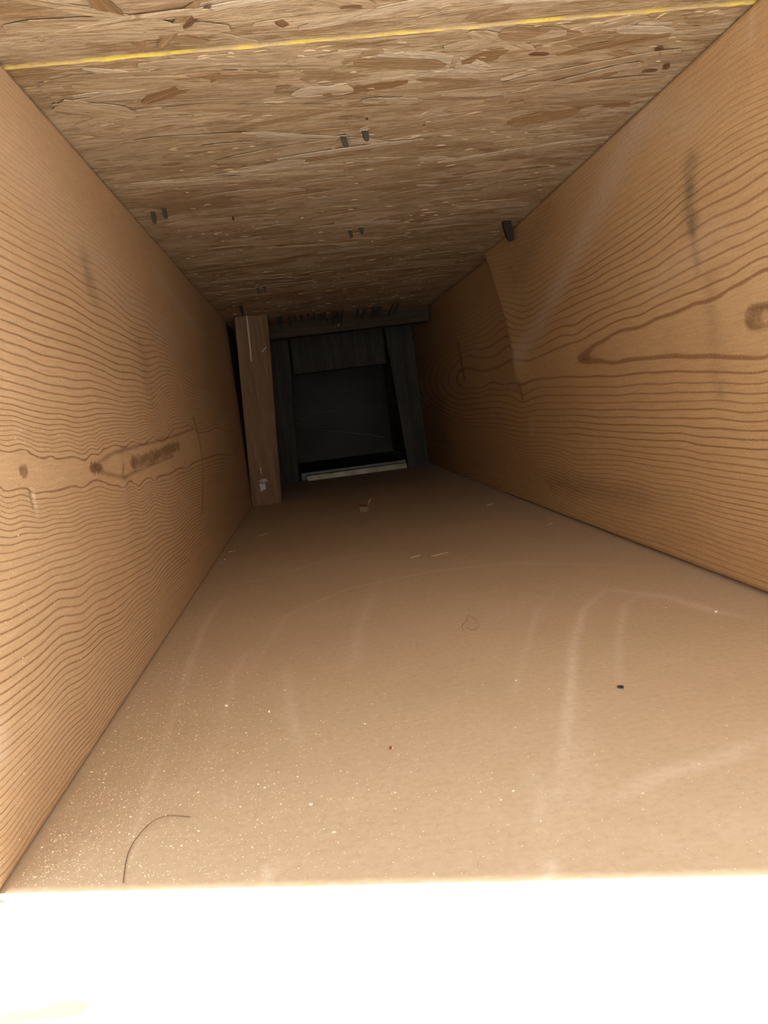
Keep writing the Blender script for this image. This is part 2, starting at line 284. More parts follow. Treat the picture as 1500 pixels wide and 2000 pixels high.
# ---------------------------------------------------------------- grain traced on the two boards: (depth, height, ring number)
GRAIN_LEFT=[(0.305,0.1407,0.0),(0.328,0.1398,0.0),(0.338,0.1375,0.0),(0.361,0.1351,0.0),(0.39,0.1337,0.0),(0.426,0.1336,0.0),(0.447,0.1347,0.0),(0.471,0.1365,0.0),(0.526,0.1378,0.0),(0.594,0.1386,0.0),(0.307,0.1446,3.0),(0.33,0.1436,3.0),(0.343,0.1415,3.0),(0.363,0.1394,3.0),(0.409,0.1373,3.0),(0.439,0.1379,3.0),(0.469,0.1408,3.0),(0.528,0.1408,3.0),(0.597,0.1416,3.0),(0.31,0.1504,6.0),(0.336,0.1486,6.0),(0.36,0.1465,6.0),(0.396,0.1446,6.0),(0.423,0.1444,6.0),(0.455,0.1468,6.0),(0.479,0.1474,6.0),(0.532,0.1462,6.0),(0.601,0.1466,6.0),(0.312,0.155,8.0),(0.338,0.1533,8.0),(0.362,0.1513,8.0),(0.399,0.1497,8.0),(0.426,0.1496,8.0),(0.458,0.152,8.0),(0.507,0.1514,8.0),(0.604,0.1505,8.0),(0.314,0.16,10.0),(0.347,0.158,10.0),(0.379,0.1561,10.0),(0.413,0.1552,10.0),(0.462,0.1571,10.0),(0.51,0.1559,10.0),(0.609,0.156,10.0),(0.316,0.1634,11.0),(0.343,0.162,11.0),(0.374,0.1601,11.0),(0.413,0.1589,11.0),(0.464,0.1604,11.0),(0.513,0.1593,11.0),(0.611,0.1596,11.0),(0.318,0.167,12.0),(0.35,0.1651,12.0),(0.391,0.1635,12.0),(0.416,0.1632,12.0),(0.449,0.1646,12.0),(0.489,0.1628,12.0),(0.614,0.1632,12.0),(0.32,0.1711,13.0),(0.352,0.1692,13.0),(0.393,0.1673,13.0),(0.418,0.167,13.0),(0.442,0.1683,13.0),(0.492,0.1665,13.0),(0.618,0.1674,13.0),(0.322,0.1753,14.0),(0.349,0.174,14.0),(0.396,0.1724,14.0),(0.441,0.1731,14.0),(0.483,0.1715,14.0),(0.622,0.1721,14.0),(0.324,0.1797,15.0),(0.351,0.1784,15.0),(0.399,0.1771,15.0),(0.444,0.178,15.0),(0.486,0.1769,15.0),(0.625,0.1762,15.0),(0.327,0.1871,17.0),(0.361,0.1857,17.0),(0.404,0.1855,17.0),(0.448,0.1851,17.0),(0.49,0.1827,17.0),(0.632,0.1846,17.0),(0.33,0.1916,18.0),(0.364,0.1906,18.0),(0.388,0.1904,18.0),(0.436,0.1901,18.0),(0.482,0.1883,18.0),(0.564,0.1892,18.0),(0.637,0.1901,18.0),(0.332,0.1961,19.0),(0.357,0.1957,19.0),(0.386,0.1953,19.0),(0.435,0.1953,19.0),(0.486,0.1937,19.0),(0.641,0.1952,19.0),(0.334,0.2012,20.0),(0.362,0.2001,20.0),(0.396,0.1999,20.0),(0.438,0.2002,20.0),(0.478,0.1993,20.0),(0.646,0.2013,20.0),(0.336,0.2052,21.0),(0.371,0.2045,21.0),(0.423,0.2054,21.0),(0.46,0.2044,21.0),(0.48,0.2029,21.0),(0.65,0.2066,21.0),(0.338,0.2098,22.0),(0.374,0.2104,22.0),(0.418,0.2109,22.0),(0.463,0.2094,22.0),(0.484,0.2081,22.0),(0.655,0.2119,22.0),(0.341,0.2153,23.0),(0.376,0.2152,23.0),(0.413,0.2157,23.0),(0.442,0.216,23.0),(0.487,0.2136,23.0),(0.659,0.2178,23.0),(0.345,0.2233,25.0),(0.381,0.2241,25.0),(0.426,0.2257,25.0),(0.472,0.2239,25.0),(0.668,0.2288,25.0),(0.353,0.2397,29.0),(0.39,0.2408,29.0),(0.437,0.244,29.0),(0.497,0.2474,29.0),(0.586,0.2403,29.0),(0.681,0.2439,29.0),(0.359,0.2519,32.0),(0.396,0.2527,32.0),(0.449,0.2538,32.0),(0.492,0.2559,32.0),(0.582,0.2569,32.0),(0.689,0.2536,32.0),(0.365,0.2653,36.0),(0.39,0.2668,36.0),(0.418,0.268,36.0),(0.469,0.2692,36.0),(0.536,0.2707,36.0),(0.37,0.2755,40.0),(0.395,0.2767,40.0),(0.423,0.2775,40.0),(0.475,0.2785,40.0),(0.376,0.288,44.0),(0.395,0.2896,44.0),(0.43,0.2895,44.0),(0.482,0.2901,44.0),(0.549,0.2909,44.0),(0.677,0.2911,44.0),(0.382,0.3014,50.0),(0.452,0.302,50.0),(0.554,0.2989,50.0),(0.722,0.2938,50.0),(1.048,0.2839,50.0),(0.783,0.1716,12.0),(0.854,0.1693,12.0),(1.063,0.1632,12.0),(0.779,0.1963,18.0),(0.826,0.1942,18.0),(1.008,0.1862,18.0),(0.667,0.2265,28.0),(0.805,0.2224,28.0),(0.968,0.2147,28.0),(1.157,0.2047,28.0),(0.781,0.1503,3.0),(1.043,0.1488,3.0),(0.776,0.1458,0.0),(0.965,0.1395,0.0),(1.23,0.1313,0.0),(0.298,0.1252,0.0),(0.312,0.1236,0.0),(0.327,0.1215,0.0),(0.332,0.1201,0.0),(0.351,0.1184,0.0),(0.397,0.1165,0.0),(0.445,0.1141,0.0),(0.461,0.1115,0.0),(0.477,0.1089,0.0),(0.517,0.1065,0.0),(0.568,0.1061,0.0),(0.295,0.1194,4.0),(0.314,0.117,4.0),(0.324,0.1141,4.0),(0.348,0.1123,4.0),(0.393,0.1102,4.0),(0.43,0.1081,4.0),(0.468,0.1038,4.0),(0.5,0.1034,4.0),(0.565,0.1033,4.0),(0.293,0.1165,5.0),(0.313,0.1144,5.0),(0.326,0.1116,5.0),(0.347,0.1098,5.0),(0.391,0.1078,5.0),(0.428,0.106,5.0),(0.462,0.1023,5.0),(0.499,0.1016,5.0),(0.564,0.1016,5.0),(0.291,0.1111,7.0),(0.32,0.1074,7.0),(0.358,0.1046,7.0),(0.406,0.1023,7.0),(0.446,0.0991,7.0),(0.482,0.0973,7.0),(0.56,0.0964,7.0),(0.288,0.1055,9.0),(0.318,0.1029,9.0),(0.356,0.1007,9.0),(0.404,0.0983,9.0),(0.442,0.0942,9.0),(0.491,0.0916,9.0),(0.556,0.0916,9.0),(0.286,0.0999,11.0),(0.315,0.0977,11.0),(0.339,0.0963,11.0),(0.383,0.0931,11.0),(0.418,0.0902,11.0),(0.461,0.0862,11.0),(0.548,0.0829,11.0),(0.282,0.0932,13.0),(0.317,0.0899,13.0),(0.349,0.0887,13.0),(0.396,0.0862,13.0),(0.445,0.0813,13.0),(0.544,0.077,13.0),(0.279,0.0868,15.0),(0.309,0.0846,15.0),(0.345,0.0824,15.0),(0.382,0.0787,15.0),(0.44,0.0739,15.0),(0.538,0.0705,15.0),(0.276,0.0801,17.0),(0.305,0.078,17.0),(0.342,0.0766,17.0),(0.387,0.072,17.0),(0.447,0.0671,17.0),(0.533,0.0642,17.0),(0.274,0.076,18.0),(0.303,0.074,18.0),(0.336,0.0742,18.0),(0.386,0.0697,18.0),(0.423,0.0661,18.0),(0.529,0.0592,18.0),(0.27,0.0678,20.0),(0.31,0.0651,20.0),(0.364,0.0596,20.0),(0.428,0.0564,20.0),(0.522,0.0511,20.0),(0.267,0.0605,22.0),(0.307,0.0582,22.0),(0.36,0.0533,22.0),(0.407,0.0483,22.0),(0.446,0.0475,22.0),(0.516,0.0433,22.0),(0.262,0.0504,25.0),(0.301,0.048,25.0),(0.355,0.0443,25.0),(0.43,0.0375,25.0),(0.257,0.0398,29.0),(0.281,0.0377,29.0),(0.33,0.0372,29.0),(0.397,0.0326,29.0),(0.459,0.0296,29.0),(0.251,0.0291,33.0),(0.29,0.0272,33.0),(0.342,0.0237,33.0),(0.418,0.0205,33.0),(0.49,0.0175,33.0),(0.246,0.0171,38.0),(0.284,0.0161,38.0),(0.337,0.0148,38.0),(0.412,0.0116,38.0),(0.505,0.0085,38.0),(0.24,0.0059,44.0),(0.278,0.0054,44.0),(0.33,0.0036,44.0),(0.405,0.0018,44.0),(0.512,-0.0003,44.0),(0.71,0.0812,10.0),(0.94,0.0711,10.0),(0.736,0.1064,0.0),(0.987,0.1062,0.0),(0.689,0.0611,17.0),(0.864,0.0587,17.0),(1.09,0.0427,17.0),(0.643,0.0322,26.0),(0.779,0.0317,26.0),(0.922,0.0337,26.0),(1.257,0.0156,26.0),(0.302,0.1335,-1.5),(0.332,0.1298,-1.5),(0.371,0.1272,-1.5),(0.401,0.1264,-1.5),(0.423,0.1252,-1.2),(0.449,0.1285,-1.2),(0.474,0.1321,-1.2),(0.525,0.1327,-1.2),(0.591,0.1344,-1.2),(0.681,0.137,-1.2),(0.769,0.1391,-1.2),(0.443,0.1204,-1.2),(0.468,0.1171,-1.2),(0.483,0.1137,-1.2),(0.511,0.1135,-1.2),(0.573,0.1125,-1.2),(0.635,0.1123,-1.2),(0.724,0.11,-1.2),(0.469,0.1241,-1.5),(0.515,0.1233,-1.5),(0.582,0.124,-1.5),(0.698,0.1266,-1.5),(0.867,0.1272,-1.5)]
GRAIN_RIGHT=[(0.684,0.1599,0.0),(0.654,0.1685,0.0),(0.587,0.1741,0.0),(0.534,0.1755,0.0),(0.478,0.1781,0.0),(0.433,0.1811,0.0),(0.398,0.1848,0.0),(0.684,0.1576,0.0),(0.634,0.1523,0.0),(0.592,0.1501,0.0),(0.533,0.1482,0.0),(0.493,0.1452,0.0),(0.444,0.1411,0.0),(0.403,0.1382,0.0),(0.61,0.1616,-0.6),(0.553,0.1602,-0.6),(0.491,0.1593,-0.6),(0.442,0.1585,-0.6),(0.401,0.1579,-0.6),(0.729,0.162,0.35),(0.768,0.1623,0.35),(0.821,0.1629,0.35),(0.733,0.1744,1.0),(0.634,0.1793,1.0),(0.558,0.1813,1.0),(0.477,0.1851,1.0),(0.433,0.187,1.0),(0.397,0.1906,1.0),(0.73,0.1843,2.0),(0.65,0.1862,2.0),(0.557,0.1883,2.0),(0.476,0.193,2.0),(0.397,0.1972,2.0),(0.728,0.1927,3.0),(0.63,0.1951,3.0),(0.555,0.1964,3.0),(0.475,0.2003,3.0),(0.431,0.2021,3.0),(0.396,0.2033,3.0),(0.724,0.2066,5.0),(0.611,0.207,5.0),(0.528,0.2092,5.0),(0.473,0.2139,5.0),(0.414,0.2139,5.0),(0.395,0.2154,5.0),(0.722,0.2134,6.0),(0.609,0.2162,6.0),(0.526,0.2172,6.0),(0.472,0.2215,6.0),(0.436,0.2229,6.0),(0.394,0.2236,6.0),(0.697,0.2275,8.0),(0.606,0.2276,8.0),(0.524,0.232,8.0),(0.48,0.2376,8.0),(0.46,0.238,8.0),(0.393,0.2391,8.0),(0.674,0.2356,10.0),(0.588,0.239,10.0),(0.522,0.2417,10.0),(0.469,0.2465,10.0),(0.392,0.2464,10.0),(0.67,0.2529,13.0),(0.6,0.2555,13.0),(0.519,0.2571,13.0),(0.466,0.2619,13.0),(0.424,0.2613,13.0),(0.391,0.2587,13.0),(0.629,0.2709,17.0),(0.54,0.2743,17.0),(0.494,0.2728,17.0),(0.465,0.2712,17.0),(0.389,0.2707,17.0),(0.658,0.2982,23.0),(0.561,0.3027,23.0),(0.49,0.3009,23.0),(0.435,0.2971,23.0),(0.387,0.2916,23.0),(0.677,0.3127,28.0),(0.587,0.3137,28.0),(0.509,0.313,28.0),(0.45,0.3133,28.0),(0.742,0.1456,1.0),(0.652,0.1417,1.0),(0.557,0.1391,1.0),(0.504,0.1369,1.0),(0.403,0.1312,1.0),(0.744,0.1366,2.0),(0.61,0.1309,2.0),(0.536,0.1296,2.0),(0.478,0.1277,2.0),(0.404,0.1248,2.0),(0.747,0.128,3.0),(0.626,0.1242,3.0),(0.497,0.1223,3.0),(0.405,0.119,3.0),(0.749,0.1204,4.0),(0.613,0.1174,4.0),(0.498,0.1168,4.0),(0.463,0.1162,4.0),(0.405,0.1136,4.0),(0.75,0.1153,5.0),(0.614,0.1126,5.0),(0.463,0.1113,5.0),(0.406,0.1091,5.0),(0.752,0.1085,6.0),(0.588,0.1062,6.0),(0.464,0.1047,6.0),(0.406,0.1036,6.0),(0.754,0.1017,7.0),(0.617,0.0995,7.0),(0.482,0.0984,7.0),(0.407,0.0975,7.0),(0.758,0.0892,9.0),(0.619,0.0887,9.0),(0.502,0.0889,9.0),(0.408,0.0874,9.0),(0.76,0.0823,10.0),(0.593,0.0828,10.0),(0.484,0.0817,10.0),(0.408,0.081,10.0),(0.764,0.0688,13.0),(0.595,0.07,13.0),(0.486,0.0689,13.0),(0.41,0.0681,13.0),(0.769,0.0509,18.0),(0.658,0.0481,18.0),(0.55,0.0483,18.0),(0.472,0.049,18.0),(0.412,0.049,18.0),(0.663,0.0259,24.0),(0.554,0.0291,24.0),(0.492,0.0297,24.0),(0.414,0.0283,24.0),(0.783,0.0034,31.0),(0.609,-0.0002,31.0),(0.496,0.0004,31.0),(0.416,0.0,31.0),(0.714,0.1444,1.0),(0.795,0.1466,1.0),(0.854,0.1466,1.0),(0.716,0.1354,2.0),(0.822,0.1387,2.0),(0.858,0.1363,2.0),(0.881,0.1325,2.0),(0.717,0.1272,3.0),(0.825,0.1294,3.0),(0.867,0.1261,3.0),(0.898,0.1244,3.0),(0.935,0.1309,3.0),(0.972,0.1353,3.0),(1.075,0.1384,3.0),(1.195,0.1368,3.0),(0.719,0.1201,4.0),(0.853,0.1205,4.0),(0.898,0.1173,4.0),(0.97,0.1242,4.0),(1.08,0.1273,4.0),(1.221,0.1259,4.0),(0.722,0.1087,6.0),(0.857,0.1078,6.0),(0.902,0.106,6.0),(0.975,0.1107,6.0),(1.087,0.1122,6.0),(1.209,0.1098,6.0),(0.724,0.102,7.0),(0.86,0.1017,7.0),(0.904,0.1003,7.0),(1.013,0.1047,7.0),(1.234,0.1035,7.0),(0.727,0.0906,9.0),(0.891,0.089,9.0),(1.056,0.0917,9.0),(1.239,0.0937,9.0),(0.705,0.1752,1.0),(0.788,0.1715,1.0),(0.846,0.169,1.0),(0.894,0.1741,1.0),(0.702,0.181,2.0),(0.808,0.1795,2.0),(0.901,0.1862,2.0),(0.962,0.1766,1.0),(1.012,0.1733,1.0),(1.11,0.1721,1.0),(1.181,0.1804,1.0),(0.961,0.1947,2.0),(1.02,0.1896,2.0),(1.101,0.1905,2.0),(1.18,0.2006,2.0),(0.925,0.1564,0.4),(0.992,0.1531,0.4),(1.11,0.1548,0.4),(1.203,0.1589,0.4),(0.693,0.2156,6.0),(0.798,0.2113,6.0),(0.874,0.2109,6.0),(0.96,0.2275,5.0),(1.077,0.22,5.0),(1.189,0.2216,5.0),(0.839,0.2338,10.0),(0.924,0.2511,10.0),(1.017,0.2604,10.0),(1.2,0.2573,10.0),(0.735,0.0602,14.0),(0.901,0.0633,14.0),(1.108,0.0695,14.0),(0.744,0.0274,24.0),(0.91,0.0368,24.0),(1.123,0.0372,24.0)]
DUST=[(0.6,0.0049,[(0.1804,0.4862),(0.1507,0.4484),(0.1227,0.3872),(0.1004,0.327),(0.0815,0.2784),(0.0654,0.239)]),(0.4,0.004,[(0.1959,0.4612),(0.176,0.4461),(0.1465,0.3843),(0.1245,0.3298)]),(0.3,0.0035,[(0.1529,0.5043),(0.1259,0.4631),(0.1007,0.3985),(0.0769,0.3373)]),(0.4,0.008,[(0.151,0.2563),(0.1257,0.2463),(0.1055,0.2436),(0.0827,0.2331)]),(0.5,0.0042,[(-0.0893,0.6344),(-0.0948,0.5495),(-0.0914,0.4552),(-0.0875,0.3873)]),(0.35,0.0024,[(-0.0875,0.3873),(-0.0834,0.2978),(-0.0805,0.2593),(-0.0782,0.2332)]),(0.3,0.0041,[(-0.0564,0.4792),(-0.0628,0.4149),(-0.059,0.3324)]),(0.3,0.005,[(-0.032,0.4268),(-0.0274,0.349),(-0.0222,0.3182)]),(0.35,0.0042,[(-0.0525,0.4274),(-0.0355,0.5442),(0.0118,0.597),(0.0852,0.6161),(0.1468,0.6033),(0.1955,0.56),(0.2378,0.5205)]),(0.22,0.007,[(-0.1023,0.672),(-0.0581,0.6848),(0.0038,0.7384),(0.0775,0.7216)]),(0.45,0.007,[(0.179,0.4872),(0.2037,0.4492),(0.2131,0.4053),(0.2206,0.3897)]),(0.25,0.0057,[(0.0635,0.2628),(0.0605,0.2407),(0.0526,0.2175)]),(0.7,0.0038,[(-0.0319,0.2292),(-0.0319,0.2205)]),(0.6,0.0043,[(0.0527,0.2064),(0.0492,0.1982)]),(0.3,0.0066,[(0.0383,0.6179),(0.0124,0.4775),(0.0052,0.409)]),(0.2,0.0059,[(-0.0962,0.2642),(-0.0952,0.2424)]),(0.2,0.0109,[(0.0941,0.2993),(0.066,0.2254)])]

def tps_field(pts, Y, Z, lam):
    P = np.array(pts); sc = .33
    px, pz, pv = np.log(P[:, 0]) * sc, P[:, 1], P[:, 2]; n = len(P)
    def K(r2): return np.where(r2 > 1e-14, r2 * np.log(r2 + 1e-20), 0)
    A = np.zeros((n + 3, n + 3)); r2 = (px[:, None] - px) ** 2 + (pz[:, None] - pz) ** 2
    A[:n, :n] = K(r2) + np.diag(np.where(pv <= 0, 3e-6, np.where(pv < 3.5, .15 * lam, lam)))
    B = np.c_[np.ones(n), px, pz]; A[:n, n:] = B; A[n:, :n] = B.T
    wgt = np.linalg.solve(A, np.r_[pv, 0, 0, 0])
    qx, qz = (np.log(Y) * sc).ravel(), Z.ravel(); out = np.empty(qx.size)
    for i in range(0, qx.size, 4000):
        a, b = qx[i:i + 4000], qz[i:i + 4000]
        out[i:i + 4000] = K((a[:, None] - px) ** 2 + (b[:, None] - pz) ** 2) @ wgt[:n] + wgt[n] + wgt[n + 1] * a + wgt[n + 2] * b
    return out.reshape(Y.shape)

# ---------------------------------------------------------------- structure: floor, ceiling, far wall
def floor_mesh():
    x0, x1 = XL - .036, XR + .036
    tx = np.linspace(0, 1, 190); ty = np.concatenate([np.linspace(0, .62, 330)[:-1], np.linspace(.62, 1.5, 120)])
    GX, TY = np.meshgrid(x0 + (x1 - x0) * tx, ty, indexing='ij')
    y0 = cut_y(FLOOR0, GX); GY = y0 + TY * (cut_y(1.702, GX) * 0 + 1.735 - y0) / 1.5
    X, Y = GX.ravel(), GY.ravel()
    rag = .00015 * np.sin(X * 110) + .0001 * np.sin(X * 423 + 1)
    Y = Y + rag * (TY.ravel() == 0)
    d = np.zeros(X.shape)
    for s, wd, pts in DUST:
        q, al = dist_poly(X, Y, pts); d = np.maximum(d, s * np.exp(-(q / (wd * .55)) ** 2) * (.35 + .65 * np.sin(np.pi * np.clip(al, .05, .95))))
    nX, nY = GX.shape; v = np.c_[X, Y, np.zeros(X.size)]
    b = v.copy(); b[:, 2] = -.0127
    f = []
    idx = np.arange(nX * nY).reshape(nX, nY)
    q = np.stack([idx[:-1, :-1], idx[1:, :-1], idx[1:, 1:], idx[:-1, 1:]], -1).reshape(-1, 4)
    rim = list(idx[:, 0]) + list(idx[-1, 1:]) + list(idx[-2::-1, -1]) + list(idx[0, -2:0:-1])
    rb = {r: nX * nY + i for i, r in enumerate(rim)}
    verts = np.r_[v, b[rim]]
    faces = [tuple(int(a) for a in r) for r in q]; nq = len(faces)
    for i, r in enumerate(rim):
        s = rim[(i + 1) % len(rim)]; faces.append((int(r), rb[r], rb[s], int(s)))
    faces.append(tuple(rb[r] for r in rim[::-1]))
    me = mesh('floor', verts, faces, M_PAPER); me.materials.append(M_GYP)
    mi = np.zeros(len(faces), np.int32); mi[nq:] = 1; me.polygons.foreach_set('material_index', mi)
    attr(me, 'dust', np.r_[d, np.zeros(len(rim))]); return me
floor = link('floor', floor_mesh(), kind='structure', label='brown paper-faced sheet with pale curved scuffs forming the bottom of the bay')

ceiling = link('ceiling', None, kind='structure', label='underside of two rough strand boards meeting at a yellow seam')
ceiling.location = (0, 0, TOP)
SEAM = 0.3985
def near_panel():
    x0, x1 = XL - .30, XR + .036  # left side stretched out of view to keep the sun off the floor
    a, b = cut_y(CEIL0, x0), cut_y(CEIL0, x1)
    v = [(x0, a, 0), (x1, b, 0), (x1, SEAM - .0012, 0), (x0, SEAM - .0012, 0)]
    v = [(x, y, .0003) for x, y, z in v] + [(x, y, .018) for x, y, z in v]
    return bevelled('strand_panel', v, [(3, 2, 1, 0), (4, 5, 6, 7), (0, 1, 5, 4), (1, 2, 6, 5), (2, 3, 7, 6), (3, 0, 4, 7)], M_OSB, .0006, 1)
panel_near = link('strand_panel', near_panel(), ceiling, label='strand board on the near side of the yellow seam')
def far_panel():
    x0, x1 = XL - .036, XR + .036; n = 140; v = []; f = []
    rr = np.random.default_rng(3); jit = rr.normal(0, 1, n); jit = np.convolve(jit, np.ones(3) / 3, 'same')
    xs = np.linspace(x0, x1, n)
    for i, x in enumerate(xs):
        wv = .0006 * math.sin(x * 40) + .0004 * math.sin(x * 95 + 2); j = jit[i]
        v += [(x, SEAM + .0004 + wv * .3, .018), (x, SEAM + .0002 + wv * .3, .0002), (x, SEAM + .0008 + wv * .3 + abs(j) * .0009, -.0003 - .0002 * j), (x, END + .02, 0), (x, END + .02, .018)]
    for i in range(n - 1):
        for k in range(5): f.append((i * 5 + k, i * 5 + (k + 1) % 5, i * 5 + 5 + (k + 1) % 5, i * 5 + 5 + k))
    f.append((4, 3, 2, 1, 0)); e = (n - 1) * 5; f.append((e, e + 1, e + 2, e + 3, e + 4))
    me = mesh('strand_panel', v, f, M_OSB); me.materials.append(M_YEL)
    mi = [1 if (k % 5) in (0, 1) and k < 5 * (n - 1) else 0 for k in range(len(f))]
    me.polygons.foreach_set('material_index', mi); return me
panel_far = link('strand_panel', far_panel(), ceiling, label='strand board beyond the yellow seam')

def flake_mesh(name, length, width, rag, mat, seed):
    """one thin strand: blunt ragged ends, sides that wander, 0.35 mm thick, slightly cupped; long axis x"""
    r = random.Random(seed); n = 7; top = []; bot = []
    wig = [r.uniform(-.5, .5) for _ in range(n + 1)]
    for i in range(n + 1):
        u = i / n; x = (u - .5) * length; env = (min(u, 1 - u) * 6) ; env = min(1, .35 + env * .65) if rag > .4 else min(1, .7 + env)
        top.append((x + r.uniform(-.4, .4) * rag * width * .5, width * .5 * env * (1 + .25 * wig[i]))); bot.append((x + r.uniform(-.4, .4) * rag * width * .5, -width * .5 * env * (1 + .25 * wig[n - i])))
    v = []; th = .00035; f = []
    for i in range(n + 1):
        u = i / n; lift = -.0006 * (abs(u - .5) * 2) ** 3 * r.uniform(0, 1)
        for (x, y) in (top[i], bot[i]): v.append((x, y, lift)); v.append((x, y, lift + th))
    for i in range(n):
        a = i * 4; b = a + 4
        f += [(a, a + 2, b + 2, b), (a + 1, b + 1, b + 3, a + 3), (a, b, b + 1, a + 1), (a + 2, a + 3, b + 3, b + 2)]
    f += [(0, 1, 3, 2), (n * 4, n * 4 + 2, n * 4 + 3, n * 4 + 1)]
    return mesh(name, v, f, mat)
FL = [flake_mesh('wood_strand', L, Wd, rg, M_STR, i) for i, (L, Wd, rg) in enumerate([(.10, .015, .7), (.075, .011, .9), (.055, .009, .6), (.085, .022, .5), (.045, .012, 1.0), (.06, .006, .8), (.038, .007, .9), (.12, .010, .7), (.03, .009, 1.0), (.05, .017, .7)])]
def add_strand(panel, x, y, ang, k=None, sx=1, sy=1, me=None, z=None, tilt=None):
    o = link('wood_strand', me or FL[RNG.integers(len(FL)) if k is None else k], panel)
    base = .0003 if panel is panel_near else -.0
    o.location = (x, y, (base - RNG.uniform(.0003, .0015)) if z is None else z)
    o.rotation_euler = (RNG.normal(0, .035) if tilt is None else tilt, RNG.normal(0, .004), ang); o.scale = (sx, sy, 1)
    return o
xm0, xm1 = XL + .004, XR - .004
def clampx(x, half): return min(max(x, xm0 + half), xm1 - half)
for i in range(70):
    k = int(RNG.integers(len(FL))); half = .06 if k in (0, 7) else .045
    add_strand(panel_near, clampx(RNG.uniform(xm0, xm1), half), RNG.uniform(.27, SEAM - .012), RNG.normal(.0, .28), k, RNG.uniform(.7, 1.1), RNG.uniform(.5, 1.0))
for i in range(255):
    k = int(RNG.integers(len(FL))); half = .06 if k in (0, 7) else .045
    y = SEAM + .012 + (RNG.random() ** 1.5) * .75
    add_strand(panel_far, clampx(RNG.uniform(xm0, xm1), half), y, RNG.normal(.02, .2), k, RNG.uniform(.7, 1.1), RNG.uniform(.45, 1.0))
# the strands one can pick out: the broad smooth flake by the left joist, cracks, bark
big = flake_mesh('wood_strand', .115, .042, .35, M_STR, 91)
add_strand(panel_far, -.052, .436, .10, me=big, z=-.0009, tilt=.01)
add_strand(panel_far, -.062, .472, -.05, me=flake_mesh('wood_strand', .09, .026, .5, M_STR, 92), z=-.0006, tilt=-.012)
add_strand(panel_far, .195, .485, -.02, me=flake_mesh('wood_strand', .10, .018, .5, M_STR, 93), z=-.0012, tilt=.05)
add_strand(panel_far, -.092, .452, .5, me=flake_mesh('wood_strand', .045, .022, .5, M_STR, 94), z=-.0015, tilt=.05)
for (x, y, a, L, Wd) in ((.2215, .4415, 1.0, .008, .0045), (.2285, .4465, -.3, .009, .005), (.2372, .4655, 1.2, .008, .004), (.2290, .470, .1, .009, .0028),
                         (.1495, .433, .2, .012, .004), (.018, .352, .5, .013, .003), (-.025, .366, -.9, .022, .0035), (.0435, .3685, .1, .010, .003), (.146, .365, .1, .015, .003), (.012, .378, .9, .007, .004)):
    p = panel_near if y < SEAM else panel_far
    add_strand(p, x, y, a, me=flake_mesh('bark_flake', L, Wd, 1.0, M_BARK, int(x * 9000) + 500), z=(.0003 if p is panel_near else 0) - .0012, tilt=0).name = 'bark_flake'
for (x, y, a, L, Wd, sd) in ((-.058, .365, 1.35, .045, .009, 301), (-.034, .372, -1.0, .042, .006, 302), (.09, .360, .2, .07, .012, 303), (.033, .456, .1, .035, .014, 304), (.125, .415, .6, .05, .01, 305), (.19, .43, -.2, .06, .008, 306), (.14, .375, .1, .09, .010, 307), (.07, .43, .25, .06, .012, 308)):
    p = panel_near if y < SEAM else panel_far
    add_strand(p, x, y, a, me=flake_mesh('wood_strand', L, Wd, .6, M_STR, sd), z=(.0003 if p is panel_near else 0) - .0010, tilt=.03)
def slivers(panel, count, y0, y1, zz, seed):
    r = np.random.default_rng(seed); v = []; f = []
    for i in range(count):
        x = r.uniform(xm0 + .006, xm1 - .006); y = y0 + (y1 - y0) * r.random() ** 1.7; a = r.normal(.03, .22) if r.random() < .93 else r.uniform(0, 3.1)
        L = r.uniform(.003, .010) * (1 if r.random() < .85 else 1.6); wd = r.uniform(.00005, .00015); c, s = math.cos(a), math.sin(a)
        dz = -r.uniform(0, .0004); n = len(v); h = L / 2
        v += [(x - c * h, y - s * h, zz - .0004), (x - s * wd, y + c * wd, zz + dz * .5 - .0004), (x + c * h, y + s * h, zz + dz - .0003), (x + s * wd, y - c * wd, zz + dz * .5 - .0004), (x, y, zz + .0004)]
        f += [(n, n + 1, n + 2), (n, n + 2, n + 3), (n, n + 4, n + 1), (n + 1, n + 4, n + 2), (n + 2, n + 4, n + 3), (n + 3, n + 4, n)]
    return link('wood_slivers', mesh('wood_slivers', v, f, M_SLIV), panel, kind='stuff')
slivers(panel_near, 60, .27, SEAM - .004, .0008, 11); slivers(panel_far, 420, SEAM + .003, 1.4, -.0003, 12)

wall_back = link('wall_back', bevelled('wall_back', box_v(XL - .036, XR + .036, END, END + .02, -.16, TOP - .001), BOX_F, M_FAR), kind='structure', label='dark grey sheet closing the far end of the bay')

